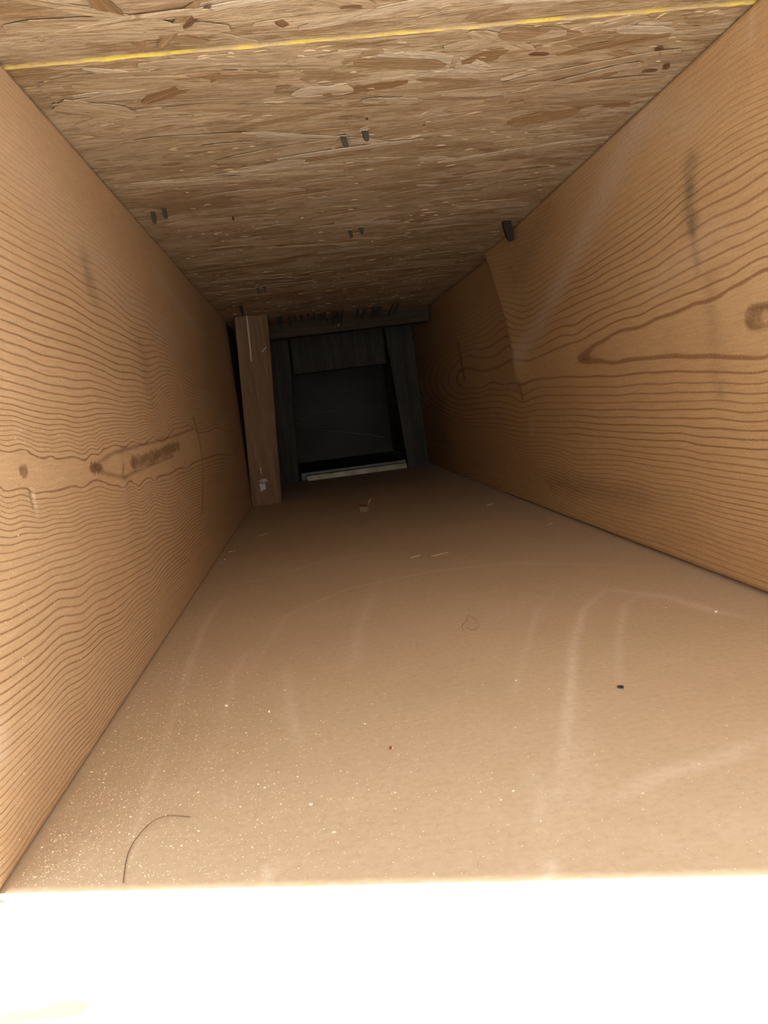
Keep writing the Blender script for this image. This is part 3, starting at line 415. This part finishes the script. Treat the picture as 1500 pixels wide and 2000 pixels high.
# ---------------------------------------------------------------- the two joists
def joist(name, x, side, mat, grain, y0, z0, z1, paint, lam, thick=.036, END=END):
    ys = np.concatenate([np.arange(y0, .62, .0015), np.arange(.62, .96, .0024), np.arange(.96, 1.45, .005), np.linspace(1.45, 2.6, 40)]); ys = np.append(ys[ys < END - .004], END - .002)
    zs = np.linspace(z0, z1, 250)
    Y, Z = np.meshgrid(ys, zs, indexing='ij')
    cy = np.exp(np.linspace(math.log(.16), math.log(END), 200)); cz = np.linspace(z0, z1, 90)
    CY, CZ = np.meshgrid(cy, cz, indexing='ij'); F = tps_field(grain, CY, CZ, lam); F = np.where(F < 0, -.46 * (1 - np.exp(2.2 * F)), F)
    fy = np.clip(np.interp(np.log(ys), np.log(cy), np.arange(200)), 0, 198.999); fz = np.clip((zs - z0) / (z1 - z0) * 89, 0, 88.999)
    iy, iz = fy.astype(int), fz.astype(int); ty, tz = (fy - iy)[:, None], (fz - iz)[None]
    ph = F[iy][:, iz] * (1 - ty) * (1 - tz) + F[iy + 1][:, iz] * ty * (1 - tz) + F[iy][:, iz + 1] * (1 - ty) * tz + F[iy + 1][:, iz + 1] * ty * tz
    a = paint(Y, Z); dx = a.pop('out')
    ez = np.minimum(Z - z0, z1 - Z); dx = dx - .0012 * np.exp(-(ez / .0014) ** 2)      # eased edges
    X = x + side * dx
    ny_, nz_ = Y.shape; n = ny_ * nz_; idx = np.arange(n).reshape(ny_, nz_)
    q = np.stack([idx[:-1, :-1], idx[1:, :-1], idx[1:, 1:], idx[:-1, 1:]], -1).reshape(-1, 4)
    if side < 0: q = q[:, ::-1]
    xb = x - side * thick; v = np.r_[np.c_[X.ravel(), Y.ravel(), Z.ravel()], [(xb, y0, z0), (xb, END - .002, z0), (xb, END - .002, z1), (xb, y0, z1)]]
    faces = [tuple(map(int, r)) for r in q]
    b0, b1, b2, b3 = n, n + 1, n + 2, n + 3; I = lambda s: [int(k) for k in s]
    extra = [I(idx[::-1, 0]) + [b0, b1], I(idx[:, -1]) + [b2, b3], I(idx[0, :]) + [b3, b0], I(idx[-1, ::-1]) + [b1, b2], [b0, b3, b2, b1]]
    faces += [tuple(e if side > 0 else e[::-1]) for e in extra]
    me = mesh(name, v, faces, mat); me.polygons.foreach_set('use_smooth', [True] * len(q) + [False] * 5)
    attr(me, 'grain', np.r_[ph.ravel(), [0.6] * 4])
    for k in ('contrast', 'knot', 'smudge', 'dust'): attr(me, k, np.r_[np.clip(a[k], 0, 1).ravel(), [0] * 4])
    return me
def gs(d, s): return np.exp(-(d / s) ** 2)
def near(Y, Z, pts, ys=1.0):
    """distance to a line drawn on the board; ys squeezes depth"""
    pts = list(pts) * (2 if len(pts) == 1 else 1)
    return dist_poly(Y * ys, Z, [(p[0] * ys, p[1]) for p in pts])[0]
def paint_left(Y, Z):
    ct = 1 - .72 * sst(.225, .285, Z + .03 * (Y - .4)) ; ct = ct * (1 - .5 * sst(.95, 1.25, Y))
    kn = .8 * sst(.0031, .0022, near(Y, Z, [(.3242, .1304)], .55))
    kn = np.maximum(kn, .95 * sst(.0036, .0022, near(Y, Z, [(.423, .1252), (.434, .1246)], .4) + .0007 * np.sin(Y * 900) * np.cos(Z * 1500)))
    kn = np.maximum(kn, .8 * sst(.0058, .0022, near(Y, Z, [(.5173, .1222), (.5816, .1233), (.69, .1275)], .4) + .0011 * np.sin(Y * 210) * np.cos(Z * 900 + Y * 90)))
    kn = np.maximum(kn, .6 * gs(near(Y, Z, [(.486, .1225), (.478, .1155)], .5), .0012))
    kn = np.maximum(kn, .6 * gs(near(Y, Z, [(.803, .152), (.822, .125), (.815, .10), (.765, .06)], .4), .0022))
    kn = np.maximum(kn, .7 * gs(near(Y, Z, [(.327, .1216), (.329, .1150)], .6), .0008))
    kn = np.maximum(kn, .8 * gs(near(Y, Z, [(.424, .1255), (.447, .1288), (.470, .1312), (.52, .1325), (.594, .134), (.70, .137), (.79, .141)], .4), .0011))
    kn = np.maximum(kn, .8 * gs(near(Y, Z, [(.424, .1248), (.445, .1205), (.468, .1175), (.484, .1150), (.51, .1165), (.57, .118), (.66, .120)], .4), .0011))
    sm = .55 * gs(near(Y, Z, [(.480, .246), (.485, .226)], .6), .007) + .3 * gs(near(Y, Z, [(.60, .205), (.61, .165)], .4), .008)
    du = .5 * gs(near(Y, Z, [(.734, .2804), (.8195, .2701), (.96, .2554)], .25), .007) + .5 * gs(near(Y, Z, [(.2602, .0474), (.2584, .039)]), .006)
    du = du + .28 * gs(near(Y, Z, [(.40, .27), (.62, .238), (.75, .225)], .35), .022) + .8 * gs(near(Y, Z, [(.3305, .1205), (.3305, .111)], 1), .0012)
    du = du + .45 * gs(near(Y, Z, [(.834, .128), (.836, .098)], .4), .003)
    out = .0012 * gs(near(Y, Z, [(.80, .16), (.823, .125), (.80, .09), (.745, .04)], .5), .007) - .0012 * gs(near(Y, Z, [(.845, .14), (.85, .09)], .5), .010)
    out = out + .0006 * gs(near(Y, Z, [(.486, .14), (.478, .10), (.46, .05)], .5), .005)
    out = out - .0008 * gs(near(Y, Z, [(.328, .1216), (.329, .1150)], 1), .0014)
    return dict(contrast=ct, knot=kn, smudge=sm, dust=du, out=out)
def paint_right(Y, Z):
    ct = 1 - .7 * sst(.235, .285, Z + .06 * (Y - .5)); ct = ct * (1 - .35 * sst(.0, 1.0, sst(.03, .055, Z) * 0 + sst(.06, .02, Z) * sst(.9, .5, Y)))
    kn = .85 * sst(.0085, .0055, near(Y, Z, [(.414, .1611), (.398, .1605)], .8)) * (1 - .75 * sst(.0055, .002, near(Y, Z, [(.402, .1600)], .8)))
    kn = np.maximum(kn, .6 * gs(near(Y, Z, [(.682, .1588), (.672, .159)], .5), .003))
    kn = np.maximum(kn, .35 * gs(near(Y, Z, [(.78, .036), (.60, .042)], .18), .010)); kn = np.maximum(kn, .55 * gs(near(Y, Z, [(.742, .0355), (.728, .0335)], .5), .0014))
    kn = np.maximum(kn, .25 * gs(near(Y, Z, [(.75, .30), (.86, .265)], .4), .02))
    kn = np.maximum(kn, .6 * gs(near(Y, Z, [(.898, .146), (.893, .128)], .5), .003)); kn = np.maximum(kn, .7 * gs(near(Y, Z, [(1.243, .2256), (1.224, .168)], .5), .004))
    sm = .75 * gs(near(Y, Z, [(.470, .262), (.476, .2377), (.4735, .225)], .7), .0055) + .55 * gs(near(Y, Z, [(.4745, .222), (.4707, .197)], .9), .0038) + .3 * gs(near(Y, Z, [(.46, .19), (.455, .12)], .7), .006)
    du = .72 * gs(near(Y, Z, [(.53, .309), (.5518, .3031), (.6042, .2831), (.6693, .2546), (.7878, .2085), (.89, .178)], .5), .012)
    du = du + .45 * gs(near(Y, Z, [(.95, .182), (.93, .153)], .5), .007) + .35 * gs(near(Y, Z, [(.3989, .31), (.4021, .298)]), .003) + .4 * gs(near(Y, Z, [(.86, .105), (.87, .09)], .3), .004)
    du = du + .3 * gs(near(Y, Z, [(.50, .298), (.47, .285)], .5), .012) + .25 * gs(near(Y, Z, [(.45, .215), (.52, .20)], .5), .010)
    yr = np.interp(Z, [.10, .1304, .1878, .2189, .2627, .3165], [.8975, .9003, .9055, .9165, .9476, .99])
    e = sst(.125, .17, Z); d = Y - yr
    out = e * .0040 * np.exp(-(np.minimum(d, 0) / .035) ** 2) * (d < 0) + e * np.where(d >= 0, .0040 - .0135 * sst(0, .016, d) * (1 - .6 * sst(.10, .30, d)), 0)
    out = np.where(d > .30, e * (-.0005), out)
    out = out - .002 * gs(near(Y, Z, [(1.245, .2256), (1.226, .168)], .5), .006)
    return dict(contrast=ct, knot=kn, smudge=sm, dust=du, out=out)
jl = link('floor_joist', joist('floor_joist', XL, 1, M_JL, GRAIN_LEFT, .2365, 0.0004, TOP - .001, paint_left, 3e-4, END=1.350))
tag(jl, 'light pine joist with dense wavy grain lines and a round knot, standing on the left', 'joist')
jr = link('floor_joist', joist('floor_joist', XR, -1, M_JR, GRAIN_RIGHT, .125, .0028, TOP - .001, paint_right, 6e-5))
tag(jr, 'reddish brown joist with a pointed V in its grain and a grey smudge', 'joist')

# ---------------------------------------------------------------- timber deeper in the bay
def leaning(name, x0t, x1t, x0b, x1b, y0, y1, z0, z1, mat):
    v = [(x0b, y0, z0), (x0t, y0, z1), (x0b, y1, z0), (x0t, y1, z1), (x1b, y0, z0), (x1t, y0, z1), (x1b, y1, z0), (x1t, y1, z1)]
    return bevelled(name, v, BOX_F, mat, .0015)
blk = link('wooden_cleat', leaning('wooden_cleat', -.0995, -.0455, -.1168, -.0668, 1.3125, 1.345, .0004, TOP - .001, M_BLOCK))
tag(blk, 'upright brown wooden cleat leaning against the far end of the left joist', 'cleat')
eb = link('gap_shade_board', bevelled('gap_shade_board', box_v(XL - .038, XL - .001, 1.352, END - .002, .0004, TOP - .001), BOX_F, M_GREYW, .0015))  # added dark board; its colour makes the gap beside the cleat read as shade
tag(eb, 'added dark board that stands in for shade in the gap behind the leaning cleat', 'board')
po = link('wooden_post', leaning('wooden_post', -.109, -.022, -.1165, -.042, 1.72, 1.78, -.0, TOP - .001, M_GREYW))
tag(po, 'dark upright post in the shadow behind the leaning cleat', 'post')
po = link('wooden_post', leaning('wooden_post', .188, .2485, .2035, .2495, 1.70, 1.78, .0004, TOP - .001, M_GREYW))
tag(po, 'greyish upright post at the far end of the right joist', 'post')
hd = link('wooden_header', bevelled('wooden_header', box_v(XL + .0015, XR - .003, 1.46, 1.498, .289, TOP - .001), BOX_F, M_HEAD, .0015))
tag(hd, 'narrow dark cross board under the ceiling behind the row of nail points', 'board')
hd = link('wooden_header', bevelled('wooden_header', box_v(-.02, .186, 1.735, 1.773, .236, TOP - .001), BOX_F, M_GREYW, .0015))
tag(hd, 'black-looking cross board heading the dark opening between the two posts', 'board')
st = link('cream_batten', leaning('cream_batten', -.0232, .2, -.0226, .2, 1.6985, 1.732, .0004, .0115, M_CREAM))
tag(st, 'cream batten with pale broken patches lying across the far edge of the cardboard', 'batten')
link('metal_edge', bevelled('metal_edge', box_v(-.036, .2025, 1.733, 1.7355, .0004, .0165), BOX_F, NT('grey_metal', .4, .5).done((.22, .22, .2)), .0005), st, label='thin grey upstanding edge')
# dark plate added beyond the end of the sheet to keep sky light out
pit = link('light_stop_plate', bevelled('light_stop_plate', box_v(XL - .034, XR + .034, 1.7365, END - .002, -.045, -.0005), BOX_F, M_GREYW))
tag(pit, 'added dark board closing the opening beyond the cream batten against sky light', 'board')
cb = link('cable', tube('cable', smooth_curve([(-.0354, 2.452, .1016), (.0188, 2.42, .0978), (.1106, 2.42, .0782), (.2257, 2.452, .0476)]), .0022, M_CABLE))
tag(cb, 'thin pale cable sagging across the dark grey sheet at the far end', 'cable')
cb = link('cable', tube('cable', smooth_curve([(-.03, 2.452, .138), (.026, 2.435, .1499), (.0889, 2.455, .1513)]), .0018, M_CABLE))
tag(cb, 'short faint cable above the sagging one at the far end', 'cable')

# ---------------------------------------------------------------- bright board in front of the cut edge
def board_mesh():
    v = []
    for y, in ((-.30,), (-.0015,)):
        for x in (-.42, .55): v.append((x, y))
    c, s = math.cos(CUT), math.sin(CUT); o = (.003, FLOOR0)
    P = [(o[0] + x * c - y * s, o[1] + x * s + y * c) for x, y in ((-.42, -.30), (.55, -.30), (.55, -.0012), (-.42, -.0012))]
    vv = [(x, y, -.0135) for x, y in P] + [(x, y, -.0015) for x, y in P]
    return bevelled('white_board', vv, [(3, 2, 1, 0), (4, 5, 6, 7), (0, 1, 5, 4), (1, 2, 6, 5), (2, 3, 7, 6), (3, 0, 4, 7)], M_WHITE, .0012)
wb = link('white_board', board_mesh()); tag(wb, 'wide white painted board in glaring sun in front of the cardboard', 'board')
sp = smooth_curve([(-.112, .1860), (-.0896, .1850), (-.0837, .1860), (-.0762, .1846), (-.0768, .1802), (-.0857, .1808), (-.112, .1825), (-.112, .1860)], 4)[:-1]
n_ = len(sp); vv = [(p[0], p[1], -.0012) for p in sp] + [(p[0], p[1], -.0017) for p in sp]
link('glue_smear', mesh('glue_smear', vv, [tuple(range(n_))[::-1], tuple(range(n_, 2 * n_))] + [(i, (i + 1) % n_, n_ + (i + 1) % n_, n_ + i) for i in range(n_)], M_GLUE), wb, label='yellowish smear')

# ---------------------------------------------------------------- staples and nail points through the ceiling
def prong(name, L, wd, th, mat, lean, seed):
    r = random.Random(seed); v = []; f = []
    prof = [(0, 1.0), (.35, 1.0), (.72, .95), (.92, .75), (1.0, .35)]
    for u, k in prof:
        cx = lean[0] * u * L + r.uniform(-.00012, .00012); cy = lean[1] * u * L
        v += [(cx - wd / 2 * k, cy - th / 2 * k, -u * L), (cx + wd / 2 * k, cy - th / 2 * k, -u * L), (cx + wd / 2 * k, cy + th / 2 * k, -u * L), (cx - wd / 2 * k, cy + th / 2 * k, -u * L)]
    for i in range(len(prof) - 1):
        for k in range(4): f.append((i * 4 + k, i * 4 + (k + 1) % 4, i * 4 + 4 + (k + 1) % 4, i * 4 + 4 + k))
    f += [(3, 2, 1, 0), tuple((len(prof) - 1) * 4 + k for k in range(4))]
    return mesh(name, v, f, mat)
def splint(parent, x, y, z, a, L):
    m = flake_mesh('torn_splinter', L, L * .35, 1.0, M_SLIV, int(L * 1e6)); o = link('torn_splinter', m, parent, label='pale torn wood fibre'); o.location = (x, y, z); o.rotation_euler = (.35, .1, a)
def staple(p1, p2, L, wd, label, lean=(.12, .0), torn=True):
    cx, cy = (p1[0] + p2[0]) / 2, (p1[1] + p2[1]) / 2
    e = link('staple', None); e.location = (cx, cy, TOP + .001); tag(e, label, 'staple', 'staples through the ceiling')
    for i, p in enumerate((p1, p2)):
        o = link('leg', prong('leg', L * (1, .93)[i], wd, wd * .62, M_STEEL, (lean[0] * (1, .6)[i], lean[1]), i + int(cx * 1e5)), e)
        o.location = (p[0] - cx, p[1] - cy, 0); o.rotation_euler = (0, 0, random.uniform(-.3, .3))
        if torn: splint(e, p[0] - cx - .001, p[1] - cy - .0012, -.0022, random.uniform(-.4, .4), .0065)
staple((.0463, .5286), (.0604, .5224), .0092, .0038, 'steel staple with torn pale wood at its legs, nearest the yellow seam', (.22, 0))
staple((-.1022, .6587), (-.0919, .6520), .0105, .0034, 'dark staple poking out of the ceiling beside the left joist', (.02, 0), False)
staple((.0645, .7898), (.0752, .7821), .0098, .0036, 'greenish dark staple in mid ceiling, behind the one with torn wood', (.12, 0))
staple((-.0442, 1.0567), (-.0351, 1.0508), .0105, .0027, 'small black staple with a pale fibre, in front of the leaning cleat', (.02, 0))
def nail(x, y, L, wd, label, lean=(0, 0), group=None, z=TOP + .001):
    o = link('nail_point', prong('nail_point', L, wd, wd * .8, M_RUST, lean, int(abs(x) * 1e5) + 3)); o.location = (x, y, z); tag(o, label, 'nail', group); return o
nail(-.0794, 1.2022, .0155, .0052, 'lone dark nail point in the ceiling just before the leaning cleat', (.06, 0))
nf = nail(.2346, .8313, .022, .0085, 'thick dark nail bent down along the top of the right joist', (.16, 0))
nail(.0607, .5036, .0022, .0016, 'tiny black nail tip beside the staple with torn wood')
nail(.1001, .5247, .0016, .0022, 'tiny black nail tip in bare ceiling, to one side of the torn staple')
nail(-.0416, .6994, .0042, .0017, 'small brown nail tip between the left joist and the mid ceiling staple')
ROW = [(-.032, 1.382, .020, .2), (-.0255, 1.374, .012, 0), (-.012, 1.388, .017, .1), (-.0016, 1.3818, .012, 0), (.010, 1.392, .014, 0), (.0209, 1.3746, .016, .1), (.033, 1.386, .012, -.1), (.0435, 1.3941, .015, 0), (.052, 1.381, .021, .05), (.0661, 1.3868, .026, -.1), (.074, 1.392, .022, 0), (.0841, 1.3823, .030, -.25), (.112, 1.3924, .020, -.35), (.1237, 1.402, .018, -.3), (.1400, 1.388, .022, -.5), (.1470, 1.394, .024, -.5), (.1535, 1.3941, .021, -.5), (.1740, 1.385, .020, -.6), (.1830, 1.38, .022, -.6)]
ORD = 'first second third fourth fifth sixth seventh eighth ninth tenth eleventh twelfth thirteenth fourteenth fifteenth sixteenth seventeenth eighteenth nineteenth'.split()
for i, (x, y, L, ln) in enumerate(ROW):
    nail(x, y, L, (.0042, .0055, .0036)[i % 3], ORD[i] + ' black nail point from the leaning cleat in the crowded far row', (ln, 0), 'far row of nail points')
def shard(name, pts, wd, th, mat):
    """a bent sliver: tapering strip through pts"""
    P = [Vector(p) for p in pts]; v = []; f = []; n = len(P)
    for i, p in enumerate(P):
        t = (P[min(i + 1, n - 1)] - P[max(i - 1, 0)]).normalized(); s = t.cross(Vector((0, 0, 1))); s = s.normalized() if s.length > .05 else Vector((1, 0, 0)); u = s.cross(t)
        k = (.45 + .55 * math.sin(math.pi * (i + .4) / (n - .2)))
        for a, b in ((-1, -1), (1, -1), (1, 1), (-1, 1)): v.append(p + s * a * wd * .5 * k + u * b * th * .5)
    for i in range(n - 1):
        for k in range(4): f.append((i * 4 + k, i * 4 + (k + 1) % 4, i * 4 + 4 + (k + 1) % 4, i * 4 + 4 + k))
    f += [(3, 2, 1, 0), tuple((n - 1) * 4 + k for k in range(4))]
    return mesh(name, v, f, mat)
o = link('splinter', shard('splinter', [(-.0790, 1.306, .3155), (-.0798, 1.3055, .292), (-.0808, 1.306, .265), (-.0825, 1.308, .2414)], .0026, .0012, M_PALE)); tag(o, 'long thin pale splinter hanging down the top of the leaning cleat', 'splinter')
o = link('splinter', shard('splinter', [(-.0630, 1.3105, .2545), (-.0590, 1.3095, .2580), (-.0545, 1.310, .2618)], .0016, .0010, M_PALE)); tag(o, 'short pale splinter slanting on the upper edge of the leaning cleat', 'splinter')
def lump(name, c, pts, mat, seed, sub=2):
    bm = bmesh.new(); bmesh.ops.create_icosphere(bm, subdivisions=sub, radius=1); r = random.Random(seed)
    ph = [r.uniform(0, 6) for _ in range(6)]
    for v in bm.verts:
        q = v.co; d = 1 + .22 * math.sin(4 * q.x + ph[0]) + .2 * math.sin(5 * q.y + ph[1]) + .18 * math.sin(6 * q.z + ph[2])
        v.co = Vector((q.x * pts[0] * d, q.y * pts[1] * d, q.z * pts[2] * d)) + Vector(c)
    me = bpy.data.meshes.new(name); bm.to_mesh(me); bm.free(); me.materials.append(mat); return me
e = link('plaster_lump', None); e.location = (-.0925, 1.312, .038); tag(e, 'ragged white lump stuck low on the front of the leaning cleat', 'lump')
link('crust', lump('crust', (.001, -.003, .004), (.0085, .0035, .0028), M_LUMP, 4), e); link('crust', lump('crust', (-.002, -.002, -.006), (.005, .003, .0075), M_LUMP, 5), e)
o = link('splinter', shard('splinter', [(-.0935, 1.3105, .055), (-.0933, 1.310, .060), (-.0936, 1.3105, .065)], .0018, .001, M_PALE)); tag(o, 'tiny pale splinter just above the ragged white lump', 'splinter')
o = link('nail', lump('nail_head', (.0767, 1.4585, .3), (.0032, .0018, .0022), M_PALE, 8, 1)); tag(o, 'small pale nail head on the narrow dark cross board', 'nail')

# ---------------------------------------------------------------- what lies on the cardboard
def chip(x0, y0, x1, y1, wd, th, bend, label, name='wood_chip', mat=None):
    m = ((x0 + x1) / 2, (y0 + y1) / 2); dx, dy = x1 - x0, y1 - y0
    pts = [(x0, y0, th * .5), (x0 + dx * .3 - dy * .1 * bend, y0 + dy * .3 + dx * .1 * bend, th * .6), (m[0] + dx * .2 - dy * .1 * bend, m[1] + dy * .2 + dx * .1 * bend, th * .6 + .0004), (x1, y1, th * .5 + .0007)]
    o = link(name, shard(name, pts, wd, th, mat or M_CHIP)); tag(o, label, 'wood chip'); return o
chip(.0925, .6765, .1075, .6785, .0042, .0011, 1.5, 'larger pale wood sliver of the pair in mid cardboard')
chip(.0735, .6850, .0830, .6850, .0020, .0009, .5, 'thinner pale wood sliver of the pair in mid cardboard')
chip(.2054, .9463, .2135, .9490, .0022, .0010, 0, 'fine pale sliver on the cardboard near the right joist, deep in the bay')
chip(-.1106, .8631, -.1034, .8606, .0030, .0010, 1, 'pale sliver on the cardboard at the foot of the left joist')
chip(.2235, .752, .2290, .753, .0022, .0009, 0, 'small pale sliver on the cardboard beside the right joist, nearer than the deep one')
chip(-.0835, .957, -.0725, .966, .0014, .0007, 0, 'faint thin sliver on the cardboard before the leaning cleat')
ck = link('wood_chunk', None); ck.location = (.059, 1.065, 0); tag(ck, 'dull brown wood chunk lying deepest on the cardboard', 'wood chip')
M_DCH = strand_material('dull_chunk', [(0, (.36, .235, .14)), (1, (.40, .26, .16))], (.3, .18, .1), (.55, .4, .26))
link('block', bevelled('block', [(-.0085, -.020, .0002), (-.0085, -.020, .0085), (-.006, .018, .0002), (-.006, .018, .0075), (.0035, -.021, .0002), (.0035, -.021, .007), (.007, .016, .0002), (.007, .016, .0065)], BOX_F, M_DCH, .0008), ck)
link('raised_splinter', shard('raised_splinter', [(.004, .0, .006), (.0075, .010, .0095), (.0105, .016, .0135)], .0028, .0014, M_CHIP), ck, label='paler upturned splinter')
def crumb(x, y, r, mat, label, name, cat, seed=0):
    o = link(name, lump(name, (x, y, r * .62), (r, r * .8, r * .62), mat, seed, 1)); tag(o, label, cat)
crumb(-.0607, .376, .0011, M_PALE, 'pale crumb among the scuffs at mid left of the cardboard', 'plaster_crumb', 'crumb', 1)
crumb(-.0184, .2622, .0009, M_PALE, 'bright white crumb near the sunlit cut edge of the cardboard', 'plaster_crumb', 'crumb', 2)
crumb(-.0384, .3587, .0009, M_PALE, 'small pale crumb next to the broad faint scuff, right of the other pale one', 'plaster_crumb', 'crumb', 3)
crumb(-.1090, .815, .0013, M_PALE, 'tiny white crumb at the foot of the left joist, deep in the bay', 'plaster_crumb', 'crumb', 6)
crumb(.2120, .4040, .0010, M_PALE, 'whitish crumb on the pale scuff by the right joist', 'plaster_crumb', 'crumb', 7)
crumb(.0143, .2977, .0010, M_RED, 'red-brown speck on the bare cardboard in the middle foreground', 'speck', 'speck', 4)
bg = link('speck', None); bg.location = (.1216, .3216, 0); tag(bg, 'black speck with a tiny tail on the cardboard, right of the long pale scuff', 'speck')
link('body', lump('body', (0, 0, .0007), (.0013, .0008, .0007), M_BLACK, 5, 1), bg); link('tail', tube('tail', [(.0002, -.0006, .0006), (.0004, -.0016, .0005), (.0003, -.0024, .0002)], [.0003, .0002, .0001], M_BLACK, 5), bg)
o = link('hair', tube('hair', smooth_curve([(-.0618, .2681, .0003), (-.0705, .2706, .0010), (-.0755, .2679, .0012), (-.079, .2605, .0008), (-.0804, .2513, .0004), (-.0793, .2405, .0003), (-.078, .2329, .0003)]), .00017, M_HAIR, 5)); tag(o, 'long curved brown hair on the cardboard near the sunlit cut edge', 'hair')
o = link('hair', tube('hair', smooth_curve([(.0735, .441, .0003), (.0751, .452, .0003), (.0800, .461, .0008), (.0825, .4685, .0010), (.0850, .458, .0006), (.0837, .4443, .0005), (.0779, .4395, .0003), (.0772, .447, .0007)]), .00009, M_HAIR, 5)); tag(o, 'small curled brown fibre in the middle of the cardboard', 'hair')
def specks(name, pos, sizes, mat, parent=None, **kw):
    v = []; f = []; r = np.random.default_rng(5)
    for (x, y, z), s in zip(pos, sizes):
        n = len(v); a = r.uniform(0, 6.28); c, q = math.cos(a) * s, math.sin(a) * s; l = r.uniform(.8, 2.2)
        v += [(x + c * l, y + q * l, z - s * .15), (x - q, y + c, z - s * .15), (x - c * l, y - q * l, z - s * .15), (x + q * .6, y - c * .6, z - s * .15), (x, y, z + s * .8)]
        f += [(n, n + 1, n + 4), (n + 1, n + 2, n + 4), (n + 2, n + 3, n + 4), (n + 3, n, n + 4), (n, n + 3, n + 2, n + 1)]
    return link(name, mesh(name, v, f, mat), parent, **kw)
pos = []; sz = []
while len(pos) < 5200:
    x = XL + .003 + RNG.exponential(.05) if RNG.random() < .8 else RNG.uniform(XL, XR)
    y = cut_y(FLOOR0, x) + .002 + RNG.exponential(.11)
    if x < XR - .004 and y < 1.2: pos.append((x, y, .0001)); sz.append(RNG.uniform(.00008, .0002) * (1 if RNG.random() < .95 else 2.0))
sd = specks('sawdust', pos, sz, M_SAW, kind='stuff'); sd['label'] = 'fine pale sawdust scattered over the near left of the cardboard'; sd['category'] = 'sawdust'
v = []; f = []
for i in range(1500):
    y = .24 + RNG.exponential(.16); z = RNG.uniform(.004, .25) * (RNG.random() ** .4)
    if y > 1.1: continue
    s = RNG.uniform(.00008, .0002) * (1 if RNG.random() < .94 else 1.8); n = len(v); l = RNG.uniform(.8, 2.4); x = XL + .0001
    v += [(x, y - s * l, z - s * .3), (x, y, z - s), (x, y + s * l, z + s * .3), (x, y, z + s), (x + s * .9, y, z + s * .2)]
    f += [(n, n + 1, n + 4), (n + 1, n + 2, n + 4), (n + 2, n + 3, n + 4), (n + 3, n, n + 4)]
link('sawdust', mesh('sawdust', v, f, M_SAW), jl, kind='stuff')
